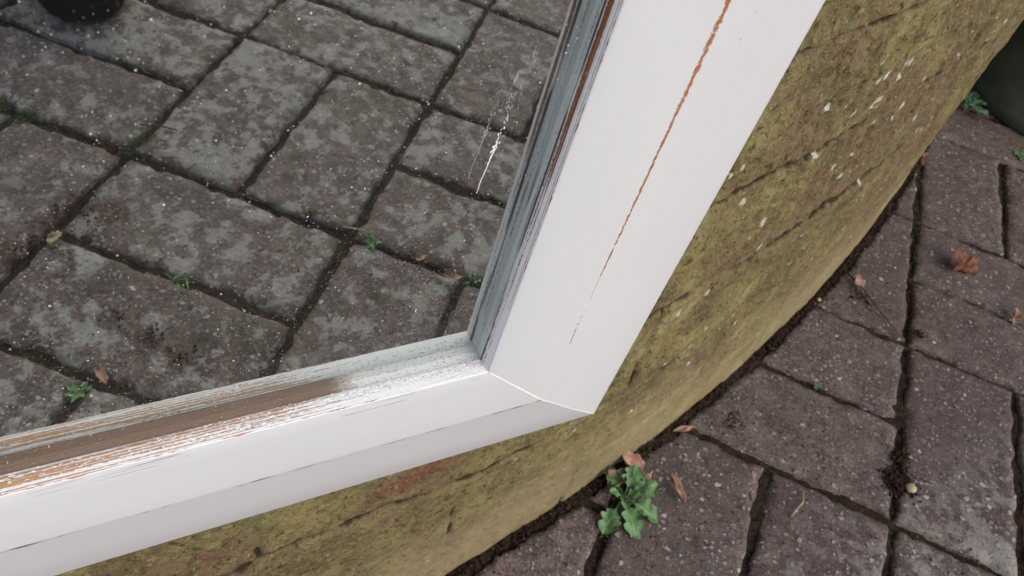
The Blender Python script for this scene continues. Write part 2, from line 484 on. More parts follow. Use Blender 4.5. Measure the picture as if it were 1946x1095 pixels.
# ------------------------------------------------------------------ the framed mirror
E1 = Vector((0.78848604, 0.61440094, -0.02830648)); E2 = Vector((0.03824471, -0.00304325, 0.99926377)); NN = Vector((0.61386246, -0.7889881, -0.02589715))
C0 = Vector((3.044e-4, .16953683, .30642591))
W1, W2, DD, GD = .03069, .04617, .01053, .00911
OW, OH = .62, .74                   # mirror opening
mirror = empty('framed_mirror')
mirror.matrix_world = Matrix.Translation(C0) @ Matrix((E1, NN * -1, E2)).transposed().to_4x4()
tag(mirror, 'tall mirror in a chipped white painted wooden frame leaning against the curved wall', 'mirror')
# local axes: x along the rail (E1), y backwards (-N), z up the stile

def paint_nodes(k, kind):
    uv = k.uv(); q = k.xyz(uv)
    return uv, q[0], q[1]

def frame_paint(name, kind):
    k = NT(name); uv, u, v = paint_nodes(k, kind)
    brush = k.noise(k.vscale(uv, (14, 900, 1)), 1.0, 3, .6)
    soft = k.noise(k.vscale(uv, (10, 30, 1)), 1.0, 4)
    grain = k.noise(k.vscale(uv, (420, 900, 1)), 1.0, 4, .65)
    col = k.mix(soft, (.515, .545, .600), (.585, .617, .672))
    col = k.mix(k.math('MULTIPLY', k.ramp(grain, .62, .8), .10), col, (.50, .50, .52))
    wood = k.mix(k.noise(k.vscale(uv, (40, 1400, 1)), 1.0, 4), (.16, .052, .022), (.42, .17, .070))
    dark = (.06, .045, .045)
    # distance from the arris
    wob = k.math('MULTIPLY', k.math('SUBTRACT', k.noise(k.vscale(uv, (190, 0, 1)), 1.0, 5, .8), .5), .0018)
    dr = k.math('SUBTRACT', k.math('SUBTRACT', v, W1), wob)
    da = k.math('ABSOLUTE', dr)
    # ragged width of the worn strip
    rag = k.noise(k.vscale(uv, (380, 700, 1)), 1.0, 4, .75)
    if kind == 'stile':
        wd = k.ramp(u, .020, .060, 0, .00048)
        wd = k.math('ADD', wd, k.ramp(u, .06, .16, 0, .00055))
        wd = k.math('MULTIPLY', wd, k.ramp(rag, .34, .60, .05, 1.5))
        strip = k.ramp(k.math('SUBTRACT', wd, da), -.00002, .00005)
        strip = k.math('MULTIPLY', strip, k.ramp(u, .023, .027))
        # hairline crack low down
        dh = k.math('ABSOLUTE', k.math('SUBTRACT', k.math('ADD', v, k.math('MULTIPLY', u, .06)), W1 + .0009))
        hair = k.math('MULTIPLY', k.ramp(dh, .00022, .00010), k.math('MULTIPLY', k.ramp(u, .0035, .005), k.ramp(u, .014, .0125)))
        # flecks between the two
        fl = k.math('MULTIPLY', k.ramp(k.noise(k.vscale(uv, (500, 900, 1)), 1.0, 2), .60, .66), k.math('MULTIPLY', k.ramp(da, .0006, .0003), k.math('MULTIPLY', k.ramp(u, .012, .015), k.ramp(u, .024, .022))))
        hair = k.math('MAXIMUM', hair, fl)
        # paint missing along the inner arris
        ri = k.noise(k.vscale(uv, (110, 0, 1)), 1.0, 4, .7)
        wi = k.ramp(ri, .42, .70, 0, .00055)
        wi = k.math('MULTIPLY', wi, k.ramp(u, .03, .06))
        inner = k.ramp(k.math('SUBTRACT', wi, v), -.00003, .00004)
        strip = k.math('MAXIMUM', strip, inner)
        rim = k.math('MULTIPLY', k.ramp(k.math('ABSOLUTE', k.math('SUBTRACT', da, wd)), .00020, .00006), k.ramp(k.noise(k.vscale(uv, (420, 60, 1), (3, 1, 0)), 1.0, 3, .7), .46, .56))
        rim = k.math('MULTIPLY', rim, k.ramp(u, .012, .03))
        col = k.mix(rim, col, (.90, .90, .90))
    else:
        ri = k.noise(k.vscale(uv, (70, 0, 1)), 1.0, 4, .7)
        wi = k.ramp(ri, .40, .72, .0000, .0007)
        strip = k.math('MULTIPLY', k.ramp(k.math('SUBTRACT', wi, v), -.00003, .00004), .9)
        # fine dark checks along the grain
        cn = k.noise(k.vscale(uv, (34, 4200, 1)), 1.0, 2, .5)
        zone = k.math('MAXIMUM', k.ramp(k.math('ABSOLUTE', k.math('SUBTRACT', v, .0032)), .0028, .0006), k.math('MULTIPLY', k.ramp(da, .0016, .0003), .62))
        sel = k.noise(k.vscale(uv, (30, 60, 1), (5, 3, 0)), 1.0, 2)
        cn = k.noise(k.vscale(uv, (26, 1900, 1), (0, 3, 0)), 1.0, 1, .5)
        hair = k.math('MULTIPLY', k.ramp(cn, .60, .635), k.math('MULTIPLY', k.ramp(zone, .30, .5), k.ramp(sel, .47, .56)))
        hair = k.math('MULTIPLY', hair, .85)
        # long split on the arris
        d2 = k.math('ABSOLUTE', k.math('ADD', da, 0.0))
        lg = k.ramp(k.math('SUBTRACT', k.ramp(k.noise(k.vscale(uv, (45, 0, 1), (2.3, 0, 0)), 1.0, 3, .7), .46, .66, 0, .00050), d2), -.00002, .00004)
        hair = k.math('MAXIMUM', hair, lg)
        strip = k.math('MULTIPLY', strip, k.ramp(u, .02, .04))
        # chip at the mitre
        chip = k.math('MULTIPLY', k.ramp(u, -W1 + .0055, -W1 + .0008), k.ramp(k.math('ABSOLUTE', k.math('SUBTRACT', v, W1 - .0004)), .0010, .0003))
        strip = k.math('MAXIMUM', strip, k.math('MULTIPLY', k.ramp(k.math('MULTIPLY', chip, k.math('ADD', rag, .3)), .42, .5), .8))
    col = k.mix(strip, col, wood)
    col = k.mix(hair, col, (.075, .050, .048))
    # small dents and specks
    sp_ = k.vor(uv, 260); cc = k.xyz(sp_.outputs['Color'])
    speck = k.math('MULTIPLY', k.ramp(cc[0], .965, .97), k.ramp(sp_.outputs['Distance'], .10, .05))
    col = k.mix(k.math('MULTIPLY', speck, .7), col, (.25, .23, .24))
    col = k.mix(k.math('MULTIPLY', k.ramp(brush, .50, .72), .13), col, (.50, .505, .55))
    h = k.math('ADD', k.math('MULTIPLY', brush, .9), k.math('MULTIPLY', grain, .5))
    h = k.math('SUBTRACT', h, k.math('MULTIPLY', k.math('MAXIMUM', strip, hair), 3.0))
    h = k.math('SUBTRACT', h, k.math('MULTIPLY', speck, 1.0))
    h = k.math('ADD', h, k.math('MULTIPLY', soft, 1.2))
    rough = k.math('MULTIPLY_ADD', strip, .35, .42)
    return k.fin(col, rough, k.bump(h, .00012, .8), .45)

def bead_paint(name, kind):
    """v runs from 0 at the face edge to about .0095 down at the backing"""
    k = NT(name); uv, u, v = paint_nodes(k, kind)
    st = k.noise(k.vscale(uv, (9, 1250, 1)), 1.0, 3, .55, .25)
    st2 = k.noise(k.vscale(uv, (26, 2100, 1), (4, 7, 0)), 1.0, 3, .6, .3)
    rag = k.noise(k.vscale(uv, (700, 1500, 1)), 1.0, 3, .7)
    woodn = k.noise(k.vscale(uv, (30, 2600, 1)), 1.0, 4)
    s = k.math('ADD', k.math('MULTIPLY', st, .55), k.math('ADD', k.math('MULTIPLY', st2, .30), k.math('MULTIPLY', rag, .22)))
    if kind == 'rail':
        wood = k.mix(woodn, (.27, .15, .085), (.46, .29, .19))
        wood = k.mix(k.ramp(v, .0025, .0008), wood, (.42, .22, .10))
        white = (.57, .60, .64)
        # bare wood grows away from the corner, and through the middle of the bead
        bare = k.ramp(u, .022, .075, -.12, .012)
        mid = k.math('MULTIPLY', k.ramp(v, .0002, .0016), k.ramp(v, .0056, .0046))
        s2 = k.math('ADD', s, k.math('ADD', bare, k.math('MULTIPLY', mid, .035)))
        m = k.ramp(s2, .560, .575)
        deep = k.math('MULTIPLY', k.ramp(v, .0058, .0061), k.ramp(k.math('ADD', u, k.math('MULTIPLY', rag, .02)), .050, .062))
        wood = k.mix(deep, wood, k.mix(woodn, (.10, .062, .045), (.20, .125, .085)))
        m = k.math('MAXIMUM', m, k.math('MULTIPLY', deep, k.ramp(k.math('ADD', st2, k.math('MULTIPLY', rag, .5)), .98, .90)))
    else:
        wood = k.mix(woodn, (.20, .070, .030), (.36, .15, .075))
        white = (.86, .86, .89)
        bare = k.ramp(u, .0, .12, -.04, .01)
        mid = k.math('MULTIPLY', k.ramp(v, .0012, .0024), k.ramp(v, .0045, .0032))
        s2 = k.math('ADD', s, k.math('ADD', bare, k.math('MULTIPLY', mid, .060)))
        m = k.math('MULTIPLY', k.ramp(s2, .600, .608), k.ramp(v, .0010, .0016))
        wv = k.math('ADD', v, k.math('MULTIPLY', k.math('SUBTRACT', k.noise(k.vscale(uv, (60, 0, 1)), 1.0, 3, .6), .5), .0005))
        for c_, h_, u0_ in ((.0021, .00030, .075), (.0030, .00019, .062), (.0005, .00008, .030)):
            b_ = k.math('MULTIPLY', k.ramp(k.math('ABSOLUTE', k.math('SUBTRACT', wv, c_)), h_, h_ * .7), k.ramp(u, u0_, u0_ + .01))
            m = k.math('MAXIMUM', m, b_)
        deep = k.ramp(v, .0064, .0067)
        white = k.mix(deep, white, (.80, .84, .84))
    col = k.mix(m, white, wood)
    # black cracks in the old paint
    ck = k.noise(k.vscale(uv, (20, 2600, 1), (1, 9, 0)), 1.0, 2, .5, .3)
    thr = .78 if kind == 'rail' else .66
    cm = k.ramp(ck, thr, thr + .02)
    if kind != 'rail':
        gap = k.math('MULTIPLY', k.ramp(v, .0038, .0041), k.ramp(v, .0052, .0049))  # dark gap where bead meets glass, its shade painted into the bead colour
        cm = k.math('MAXIMUM', cm, k.math('MULTIPLY', gap, k.ramp(k.noise(k.vscale(uv, (25, 400, 1)), 1.0, 3), .35, .5)))
        cm = k.math('MULTIPLY', cm, k.ramp(v, .0008, .0022, .35, 1))
    col = k.mix(k.math('MULTIPLY', cm, .9), col, (.045, .035, .038))
    # scuffed, gritty flecks near the corner of the rail
    if kind == 'rail':
        gr = k.noise(k.vscale(uv, (900, 1300, 1)), 1.0, 4, .8)
        gm = k.math('MULTIPLY', k.ramp(gr, .55, .62), k.math('MULTIPLY', k.ramp(v, .0014, .0030), k.ramp(u, .08, .03, .25, .95)))
        col = k.mix(gm, col, (.10, .10, .11))
    h = k.math('ADD', k.math('MULTIPLY', m, -1.6), k.math('MULTIPLY', s, 1.3))
    h = k.math('ADD', h, k.math('MULTIPLY', rag, 1.1)); h = k.math('SUBTRACT', h, k.math('MULTIPLY', cm, 1.2))
    return k.fin(col, .85, k.bump(h, .00040, 1.0), .15)

PROF_FACE = [(0.0, -.0005), (.00012, -.00015), (.0006, 0), (.008, .0), (W1 * .5, .00010), (W1 - .0022, .00002), (W1 - .0008, -.00012), (W1 + .0006, -.00042), (W1 + .003, -.0010),
             (W1 + W2 * .5, -DD * .46), (W1 + W2 - .0015, -DD + .0004), (W1 + W2 - .0002, -DD - .0002), (W1 + W2 + .0004, -DD - .0012), (W1 + W2 + .0004, -.0195), (W1 + W2 - .001, -.0205), (.002, -.0205), (.002, -.0115)]
PROF_BEAD = [(.0, -.0005), (-.0002, -.0010), (-.0005, -.0018), (-.00075, -.0030), (-.00085, -.0042), (-.0007, -.0052), (-.0004, -.0059), (-.0001, -.0062), (.0000, -.0066), (.0001, -.0098)]

def member(name, prof, mat, c1, c2, d1, d2, along_n, flip=False, v0=0.0, umirror=False, smoothness=True):
    """sweep a profile from inner corner c1 to c2 (local x,z); d1,d2 outward diagonals; u counted from c1"""
    c1 = np.array(c1, float); c2 = np.array(c2, float); d1 = np.array(d1, float); d2 = np.array(d2, float)
    L = np.linalg.norm(c2 - c1); axis = (c2 - c1) / L
    arc = [v0]
    for i in range(1, len(prof)): arc.append(arc[-1] + math.hypot(prof[i][0] - prof[i - 1][0], prof[i][1] - prof[i - 1][1]))
    ts = np.linspace(0, 1, along_n) ** 1.6
    V, UVs = [], []
    for t in ts:
        for i, (a, b) in enumerate(prof):
            p = (c1 + d1 * a) * (1 - t) + (c2 + d2 * a) * t
            u = (p - c1) @ axis
            V.append((p[0], -b, p[1])); UVs.append((u + .0, arc[i]))
    F = grid_faces(along_n, len(prof))
    if flip: F = F[:, ::-1]
    return mesh_obj(name, V, F.tolist(), mat, mirror, uv=UVs)

MP_R, MP_S = frame_paint('rail_paint', 'rail'), frame_paint('stile_paint', 'stile')
MB_R, MB_S = bead_paint('rail_bead_paint', 'rail'), bead_paint('stile_bead_paint', 'stile')
BR, BL, TR, TL = (0, 0), (-OW, 0), (0, OH), (-OW, OH)
dBR, dBL, dTR, dTL = (1, -1), (-1, -1), (1, 1), (-1, 1)
for nm, pf, mr, ms in (('frame', PROF_FACE, MP_R, MP_S), ('bead', PROF_BEAD, MB_R, MB_S)):
    rn_, sn_ = ('frame_rail', 'frame_stile') if nm == 'frame' else ('glazing_bead', 'glazing_bead')
    member(rn_, pf, mr, BR, BL, dBR, dBL, 260, False)
    member(sn_, pf, ms, BR, TR, dBR, dTR, 260, True)
    member(rn_, pf, mr, TR, TL, dTR, dTL, 60, True)
    member(sn_, pf, ms, BL, TL, dBL, dTL, 60, False)

# raised line of filler along the visible mitre
def mitre_line():
    k = NT('filler'); m = k.fin((.84, .84, .86), .5, k.bump(k.noise(k.coord('Object'), 900, 3), .0002, .6))
    V, F = [], []
    path = [(a, b) for a, b in PROF_FACE[2:13]]
    # resample
    P = []
    for i in range(len(path) - 1):
        for t in np.linspace(0, 1, 8, endpoint=False): P.append((path[i][0] * (1 - t) + path[i + 1][0] * t, path[i][1] * (1 - t) + path[i + 1][1] * t))
    for i, (a, b) in enumerate(P):
        rad = .00026 * (.75 + .5 * random.random()) * (1.0 if a < W1 else .75)
        for q in range(6):
            g = q / 6 * 2 * math.pi
            off_ = rad * math.cos(g); up = rad * .55 * math.sin(g)
            V.append((a + off_ * .7, -(b + up), -a + off_ * .7))
    for i in range(len(P) - 1):
        for q in range(6):
            F.append((i * 6 + q, i * 6 + (q + 1) % 6, i * 6 + 6 + (q + 1) % 6, i * 6 + 6 + q))
    mesh_obj('mitre_filler', V, F, m, mirror)
mitre_line()

# glass front sheet with dust, silver behind it
def glass_material():
    k = NT('dusty_glass'); k.t.nodes.remove(k.b)
    tr = k.n('ShaderNodeBsdfTransparent'); tr.inputs[0].default_value = (.965, .985, .97, 1)
    gl = k.n('ShaderNodeBsdfGlossy'); gl.inputs['Roughness'].default_value = .0
    lw = k.n('ShaderNodeLayerWeight'); lw.inputs[0].default_value = .5
    fr = k.math('MULTIPLY_ADD', k.math('POWER', lw.outputs['Facing'], 5.0), .9, .045)
    m1 = k.n('ShaderNodeMixShader'); k.put(m1.inputs[0], fr); k.put(m1.inputs[1], tr.outputs[0]); k.put(m1.inputs[2], gl.outputs[0])
    uv = k.uv(); q = k.xyz(uv)
    df = k.n('ShaderNodeBsdfDiffuse'); df.inputs[0].default_value = (.80, .80, .78, 1)
    # dust: more of it low on the glass and towards the bottom rail
    low = k.ramp(q[1], .10, .0, 0.0, 1.0)
    tot = None
    for sc, th0, rmax in ((900, .975, .28), (1700, .955, .32), (520, .9955, .22)):
        vo = k.vor(uv, sc); c = k.xyz(vo.outputs['Color'])
        th = k.math('SUBTRACT', th0, k.math('MULTIPLY', low,   .045 if sc > 600 else .002))
        clump = k.math('MULTIPLY', k.ramp(k.noise(uv, 60, 3), .4, .7), .010)
        th = k.math('SUBTRACT', th, clump)
        on = k.math('GREATER_THAN', c[0], th)
        m = k.math('MULTIPLY', on, k.ramp(vo.outputs['Distance'], rmax, rmax * .5))
        m = k.math('MULTIPLY', m, k.math('MULTIPLY_ADD', c[1], .6, .15))
        tot = m if tot is None else k.math('MAXIMUM', tot, m)
    film = k.ramp(k.noise(uv, 30, 4), .3, .8, .002, .011)
    edge = k.ramp(q[1], .015, .0, 0.0, .03)
    tot = k.math('MAXIMUM', tot, k.math('ADD', film, edge))
    # faint wiped vertical smears above the dried drips
    sm = k.noise(k.vscale(uv, (2600, 120, 1)), 1.0, 3, .6)
    box = k.math('MULTIPLY', k.ramp(k.math('ABSOLUTE', k.math('ADD', q[0], .0158)), .0040, .0015), k.math('MULTIPLY', k.ramp(q[1], .094, .104), k.ramp(q[1], .130, .112)))
    smear = k.math('MULTIPLY', k.ramp(sm, .60, .68), k.math('MULTIPLY', box, .55))
    tot = k.math('MAXIMUM', tot, smear)
    m2 = k.n('ShaderNodeMixShader'); k.put(m2.inputs[0], tot); k.put(m2.inputs[1], m1.outputs[0]); k.put(m2.inputs[2], df.outputs[0])
    k.put(k.out.inputs['Surface'], m2.outputs[0])
    return k.m

def silver_material():
    k = NT('silvering')
    return k.fin((.74, .76, .76), .012, None, .5, Metallic=1.0)

def sheet(name, dep, ext, mat):
    x0, x1, z0, z1 = -OW - ext, ext, -ext, OH + ext
    V = [(x0, dep, z0), (x1, dep, z0), (x1, dep, z1), (x0, dep, z1)]
    return mesh_obj(name, V, [(0, 1, 2, 3)], mat, mirror, uv=[(v[0], v[2]) for v in V], smooth=False)
sheet('glass_pane', .00635, -.00005, glass_material())
sheet('silver_backing', GD, .0018, silver_material())
k = NT('backboard'); bmat = k.fin(k.mix(k.noise(k.coord('Object'), 40, 4), (.16, .10, .055), (.24, .16, .09)), .8)
bm = bmesh.new(); bmesh.ops.create_cube(bm, size=1)
for v_ in bm.verts: v_.co = Vector((v_.co.x * (OW + .02) - OW / 2, v_.co.y * .004 + .0150, v_.co.z * (OH + .02) + OH / 2))
me = bpy.data.meshes.new('backboard'); bm.to_mesh(me); bm.free(); me.materials.append(bmat)
o = bpy.data.objects.new('backboard', me); COL.objects.link(o); o.parent = mirror

# dried paint drip on the glass (its image in the silver makes the second, fainter one)
DR = [(-.0173, .1095), (-.0169, .105), (-.0164, .101), (-.0169, .0979), (-.0174, .0947), (-.0176, .0919), (-.0180, .0897), (-.0183, .0868), (-.0189, .0828), (-.0192, .0784)]
WD = [.10, .12, .3, .55, .75, .8, .6, .35, .40, .28]
V, F = [], []
def blob(cx, cz, ra, rb, ang, hh):
    b0 = len(V); n_ = 9
    V.append((cx, .00632 - hh, cz))
    for i in range(n_):
        g = i / n_ * 2 * math.pi; rr_ = .75 + .5 * random.random()
        a = ra * math.cos(g) * rr_; b = rb * math.sin(g) * rr_
        V.append((cx + a * math.cos(ang) - b * math.sin(ang), .00632, cz + a * math.sin(ang) + b * math.cos(ang)))
    for i in range(n_): F.append((b0, b0 + 1 + i, b0 + 1 + (i + 1) % n_))
for i in range(len(DR) - 1):
    (x0, z0), (x1, z1) = DR[i], DR[i + 1]
    ang = math.atan2(z1 - z0, x1 - x0)
    for j in range(16):
        t = (j + random.random()) / 16
        if random.random() < (.55 if i < 4 else .10): continue
        wd = WD[i] * (1 - t) + WD[i + 1] * t
        jit = (.0006 if i < 5 else .00010)
        blob(x0 + (x1 - x0) * t + random.gauss(0, jit * .6), z0 + (z1 - z0) * t, .00022 + .0002 * random.random(), .00020 * wd + .00003, ang, .00008)
k = NT('dried_paint'); mesh_obj('dried_drip', V, F, k.fin((.78, .80, .80), .6), mirror)

# curls of flaked paint caught on the beads
V, F = [], []
def flake(p, a, b, d):
    b0 = len(V)
    p = Vector(p); a = Vector(a); b = Vector(b); d = Vector(d)
    for i in range(4):
        t = i / 3; c = p + a * (t - .5) + d * math.sin(t * 3.1) * .8
        V.append(tuple(c - b * .5)); V.append(tuple(c + b * .5))
    for i in range(3): F.append((b0 + 2 * i, b0 + 2 * i + 1, b0 + 2 * i + 3, b0 + 2 * i + 2))
for i in range(420):
    u = random.random() ** 1.0 * .20
    j = random.choice([3, 4, 5, 4, 5, 2]); a, b = PROF_BEAD[j]
    g = random.gauss(0, .18)
    ln = random.uniform(.0003, .0010)
    px_, py_, pz_ = -u + .0, -b + random.uniform(-.0006, .0006), -a + .00008
    flake((px_, py_, pz_), (ln * math.cos(g), ln * .6 * math.sin(g), 0), (0, random.uniform(.00006, .00014), random.uniform(.00003, .00012)), (0, 0, random.uniform(.00005, .0002)))
k = NT('paint_flake'); o = mesh_obj('paint_flakes', V, F, k.fin((.80, .82, .84), .6), mirror); o['kind'] = 'stuff'

# ------------------------------------------------------------------ leaves, weeds, moss, debris
def leaf_mat(name, a, b, rough=.6, trans=0.0, scale=180):
    k = NT(name); v = k.coord('Object'); q = k.xyz(k.uv())
    c = k.mix(k.ramp(k.noise(v, scale, 4, .6), .3, .7), a, b)
    vein = k.ramp(k.math('ABSOLUTE', k.math('SUBTRACT', q[0], .5)), .035, .012)
    c = k.mix(k.math('MULTIPLY', vein, .5), c, tuple(min(1, x * 1.7) for x in b))
    return k.fin(c, rough, k.bump(k.noise(v, scale * 2, 3), .0006, .8), .35)
M_WEED = leaf_mat('weed_leaf', (.052, .128, .045), (.130, .240, .105))
M_WEED2 = leaf_mat('blue_green_weed_leaf', (.035, .105, .060), (.080, .170, .100))
M_STEM = leaf_mat('weed_stem', (.14, .22, .05), (.20, .28, .08))
M_DEAD = leaf_mat('dead_leaf', (.21, .120, .085), (.36, .225, .165), .75)
M_DEAD2 = leaf_mat('rust_leaf', (.075, .026, .014), (.22, .095, .060), .75)
M_MOSS = leaf_mat('moss', (.028, .045, .012), (.060, .090, .024), .9, scale=500)
M_GRASS = leaf_mat('grass_blade', (.045, .105, .030), (.085, .170, .050))
M_TWIG = leaf_mat('twig_bark', (.050, .032, .024), (.10, .07, .05), .85)
M_STRAW = leaf_mat('pale_straw', (.22, .18, .10), (.34, .28, .17), .8)

def leaf_geo(L, W, lobes, curl=.5, n=22, m=9, seed=0, droop=.3, shape='lobed'):
    rg = random.Random(seed); V, F, UVs = [], [], []
    for i in range(n):
        t = i / (n - 1)
        if shape == 'lobed':
            w_ = (t ** .75) * (1 - t ** 5) * 1.25 * (1 + .30 * math.sin(t * lobes * 2 * math.pi + rg.random() * .3)) + .05 * (1 - t)
            if t < .25: w_ *= .25 + 3 * t
        elif shape == 'spoon':
            g = max(0.0, min(1.0, (t - .34) / .22)); g = g * g * (3 - 2 * g)
            w_ = .13 + g * 1.05 * max(0.0, 1 - max(0, (t - .62) / .38) ** 2.4) ** .5
            w_ *= 1 - .42 * g * (.5 + .5 * math.cos(t * 2 * math.pi * 4.3 + seed)) ** 2
            if i == n - 1: w_ = .1
        elif shape == 'lance':
            w_ = math.sin(math.pi * min(1, t * 1.0)) ** .8
        else:
            w_ = math.sin(math.pi * t) ** .55 * (1 + .10 * math.sin(t * 22 + seed) + .08 * rg.random())
        for j in range(m):
            s_ = j / (m - 1) * 2 - 1
            x = s_ * w_ * W / 2; y = t * L
            z = curl * abs(s_) ** 2 * W * .35 * w_ - droop * L * t * t + .04 * L * math.sin(t * 9 + s_ * 3 + seed)
            V.append((x, y, z)); UVs.append((j / (m - 1), t))
    return V, grid_faces(n, m).tolist(), UVs

def add_leaf(name, mat, parent, base, yaw, pitch, L, W, **kw):
    V, F, UVs = leaf_geo(L, W, kw.pop('lobes', 2.5), **kw)
    R = Matrix.Translation(base) @ Matrix.Rotation(yaw, 4, 'Z') @ Matrix.Rotation(pitch, 4, 'X') @ Matrix.Rotation(kw.get('roll', 0), 4, 'Y')
    V = [tuple(R @ Vector(v)) for v in V]
    return mesh_obj(name, V, F, mat, parent, uv=UVs)

def tube(path, r0, r1, n=6):
    V, F = [], []
    for i, p in enumerate(path):
        r = r0 + (r1 - r0) * i / (len(path) - 1)
        d = Vector(path[min(i + 1, len(path) - 1)]) - Vector(path[max(i - 1, 0)]); d.normalize()
        a = d.orthogonal().normalized(); b = d.cross(a)
        for q in range(n):
            g = q / n * 2 * math.pi; V.append(tuple(Vector(p) + a * r * math.cos(g) + b * r * math.sin(g)))
    for i in range(len(path) - 1):
        for q in range(n): F.append((i * n + q, i * n + (q + 1) % n, i * n + n + (q + 1) % n, i * n + n + q))
    F.append(tuple(range(n))[::-1]); F.append(tuple((len(path) - 1) * n + q for q in range(n)))
    return V, F

def weed(loc, leaves, mat, label, group=None, stem_h=.006):
    t = empty('weed', loc); tag(t, label, 'weed', group)
    V, F = tube([(0, 0, -.006), (.0005, 0, 0), (0, .0006, stem_h)], .0012, .0007)
    mesh_obj('stem', V, F, M_STEM, t, uv=[(0, 0)] * len(V))
    for i, (yaw, pitch, L, W, ex) in enumerate(leaves):
        add_leaf('leaf', mat, t, Vector((0, 0, stem_h * .8)), math.radians(yaw), math.radians(pitch), L, W, seed=i * 3 + 1, **ex)
    return t
lb = dict(shape='lobed', lobes=2.6)
sp1 = dict(shape='spoon', n=30, m=11, curl=.35)
sp2 = dict(shape='spoon', n=30, m=11, curl=.9, droop=.6)
weed((.1215, .3290, 0), [(-58, 34, .027, .015, sp1), (-108, 24, .026, .014, sp2), (-152, 18, .027, .015, sp2), (160, 8, .031, .014, sp1), (-12, 40, .025, .013, sp1), (40, 30, .024, .012, sp2), (-80, 60, .013, .008, sp1), (100, 48, .014, .007, sp1), (-172, 55, .012, .007, sp2)],
     M_WEED, 'small green weed with lobed leaves at the wall foot beside dry brown leaves')
weed((.520, 1.066, 0), [(60, 35, .040, .016, lb), (10, 30, .036, .014, lb), (-60, 20, .032, .018, lb), (-120, 15, .030, .018, lb), (-25, 25, .036, .016, lb), (100, 45, .026, .012, lb), (150, 35, .020, .010, lb)],
     M_WEED2, 'blue-green weed at the foot of the wall beside the dark plant pot', stem_h=.014)
weed((.583, .990, -.002), [(-100, 12, .017, .009, lb), (-40, 15, .018, .009, lb), (30, 20, .014, .008, lb), (90, 30, .010, .007, lb), (170, 25, .012, .008, lb)],
     M_WEED, 'low green weed in a paving joint at the right edge near the dark pot', stem_h=.004)
def sprig(loc, label, s=1.0, seed=0, n=6):
    rg = random.Random(seed)
    return weed(loc, [(360 * i / n + rg.uniform(-20, 20), rg.uniform(10, 45), s * rg.uniform(.006, .011), s * rg.uniform(.003, .005), dict(shape='oval')) for i in range(n)], M_WEED, label, 'tiny weeds in the paving joints', .002)
sprig((.265, -.008, -.003), 'tiny green sprig in the joint crossing mirrored in the middle of the glass', 1.0, 1, 7)
sprig((.024, -.088, -.003), 'tiny green sprig mirrored above the bottom rail at the left beside a slim brown leaf', 1.1, 2)
sprig((.283, .084, -.003), 'tiny green sprig mirrored low in the glass close to the right bead', .9, 3)
sprig((.282, .498, -.003), 'tiny green sprig in a paving joint below the foot of the wall', .45, 4)
sprig((.392, .624, -.003), 'tiny pale green sprig in the long straight joint below the curled leaf', .45, 5)

# tuft of grass mirrored at the left of the glass
t = empty('grass_tuft', (.141, -.105, -.004)); tag(t, 'tuft of thin grass blades growing in a paving joint mirrored in the glass', 'grass tuft')
for i in range(34):
    yaw = random.uniform(0, 2 * math.pi); L = random.uniform(.008, .019); le = random.uniform(.1, .7)
    V, F, UVs = leaf_geo(L, .0017, 1, 0, 8, 3, i, .25 + .3 * random.random(), 'lance')
    Rm = Matrix.Translation((random.gauss(0, .004), random.gauss(0, .004), 0)) @ Matrix.Rotation(yaw, 4, 'Z') @ Matrix.Rotation(le, 4, 'X')
    mesh_obj('blade', [tuple(Rm @ Vector(v)) for v in V], F, M_GRASS, t, uv=UVs)

def dead_leaf(loc, yaw, L, W, mat, label, curl=1.2, tilt=(0, 0), shape='oval', seed=0, droop=-.1, cat='dead leaf', group=None):
    V, F, UVs = leaf_geo(L, W, 2.2, curl, 24, 13, seed, droop, shape)
    V = [(x, y - L / 2, z) for x, y, z in V]
    o = mesh_obj('dead_leaf', V, F, mat, None, uv=UVs)
    o.location = loc; o.rotation_euler = (tilt[0], tilt[1], yaw)
    sm = o.modifiers.new('thickness', 'SOLIDIFY'); sm.thickness = .00025
    return tag(o, label, cat, group)
rad = math.radians
dead_leaf((.1235, .357, .005), rad(60), .025, .017, M_DEAD, 'pale brown dry leaf lying against the wall above the lobed weed', 1.0, (.2, .3), seed=1)
dead_leaf((.1170, .343, .006), rad(150), .024, .017, M_DEAD, 'curled brown leaf between the wall and the lobed weed', 1.2, (-.2, .35), 'lobed', 2)
dead_leaf((.1385, .351, .006), rad(-20), .013, .007, M_DEAD, 'small dry leaf scrap standing up behind the lobed weed', 1.0, (.6, .2), 'lobed', 3)
dead_leaf((.161, .350, .003), rad(35), .025, .0075, M_DEAD, 'slim folded brown leaf on the paving right of the lobed weed', 1.6, (0, .3), 'lance', 4)
dead_leaf((.452, .714, .006), rad(-70), .029, .022, M_DEAD2, 'curled rust-brown leaf lying on the paving at the right', 2.6, (.1, -.5), 'oval', 5, .25)
dead_leaf((.497, .664, .004), rad(-10), .022, .011, M_DEAD, 'folded brown leaf fragment at the right edge of the paving', 1.4, (.2, .3), 'lobed', 6)
dead_leaf((.437, .912, .004), rad(10), .020, .008, M_DEAD2, 'small orange leaf lodged at the foot of the wall', 1.0, (.3, .3), 'oval', 7)
dead_leaf((.163, .406, .004), rad(-65), .018, .005, M_DEAD, 'narrow dry leaf strip at the foot of the wall left of a paving joint', 1.0, (.1, .2), 'lance', 8)
dead_leaf((.332, .645, .003), rad(20), .022, .012, M_DEAD, 'pale leaf scrap beside the thin twig near the wall foot', .6, (.1, .1), 'lobed', 9)
dead_leaf((.040, -.084, .003), rad(25), .017, .0062, M_DEAD, 'slim pale brown leaf mirrored above the bottom rail at the left', 1.2, (0, .1), 'oval', 10)
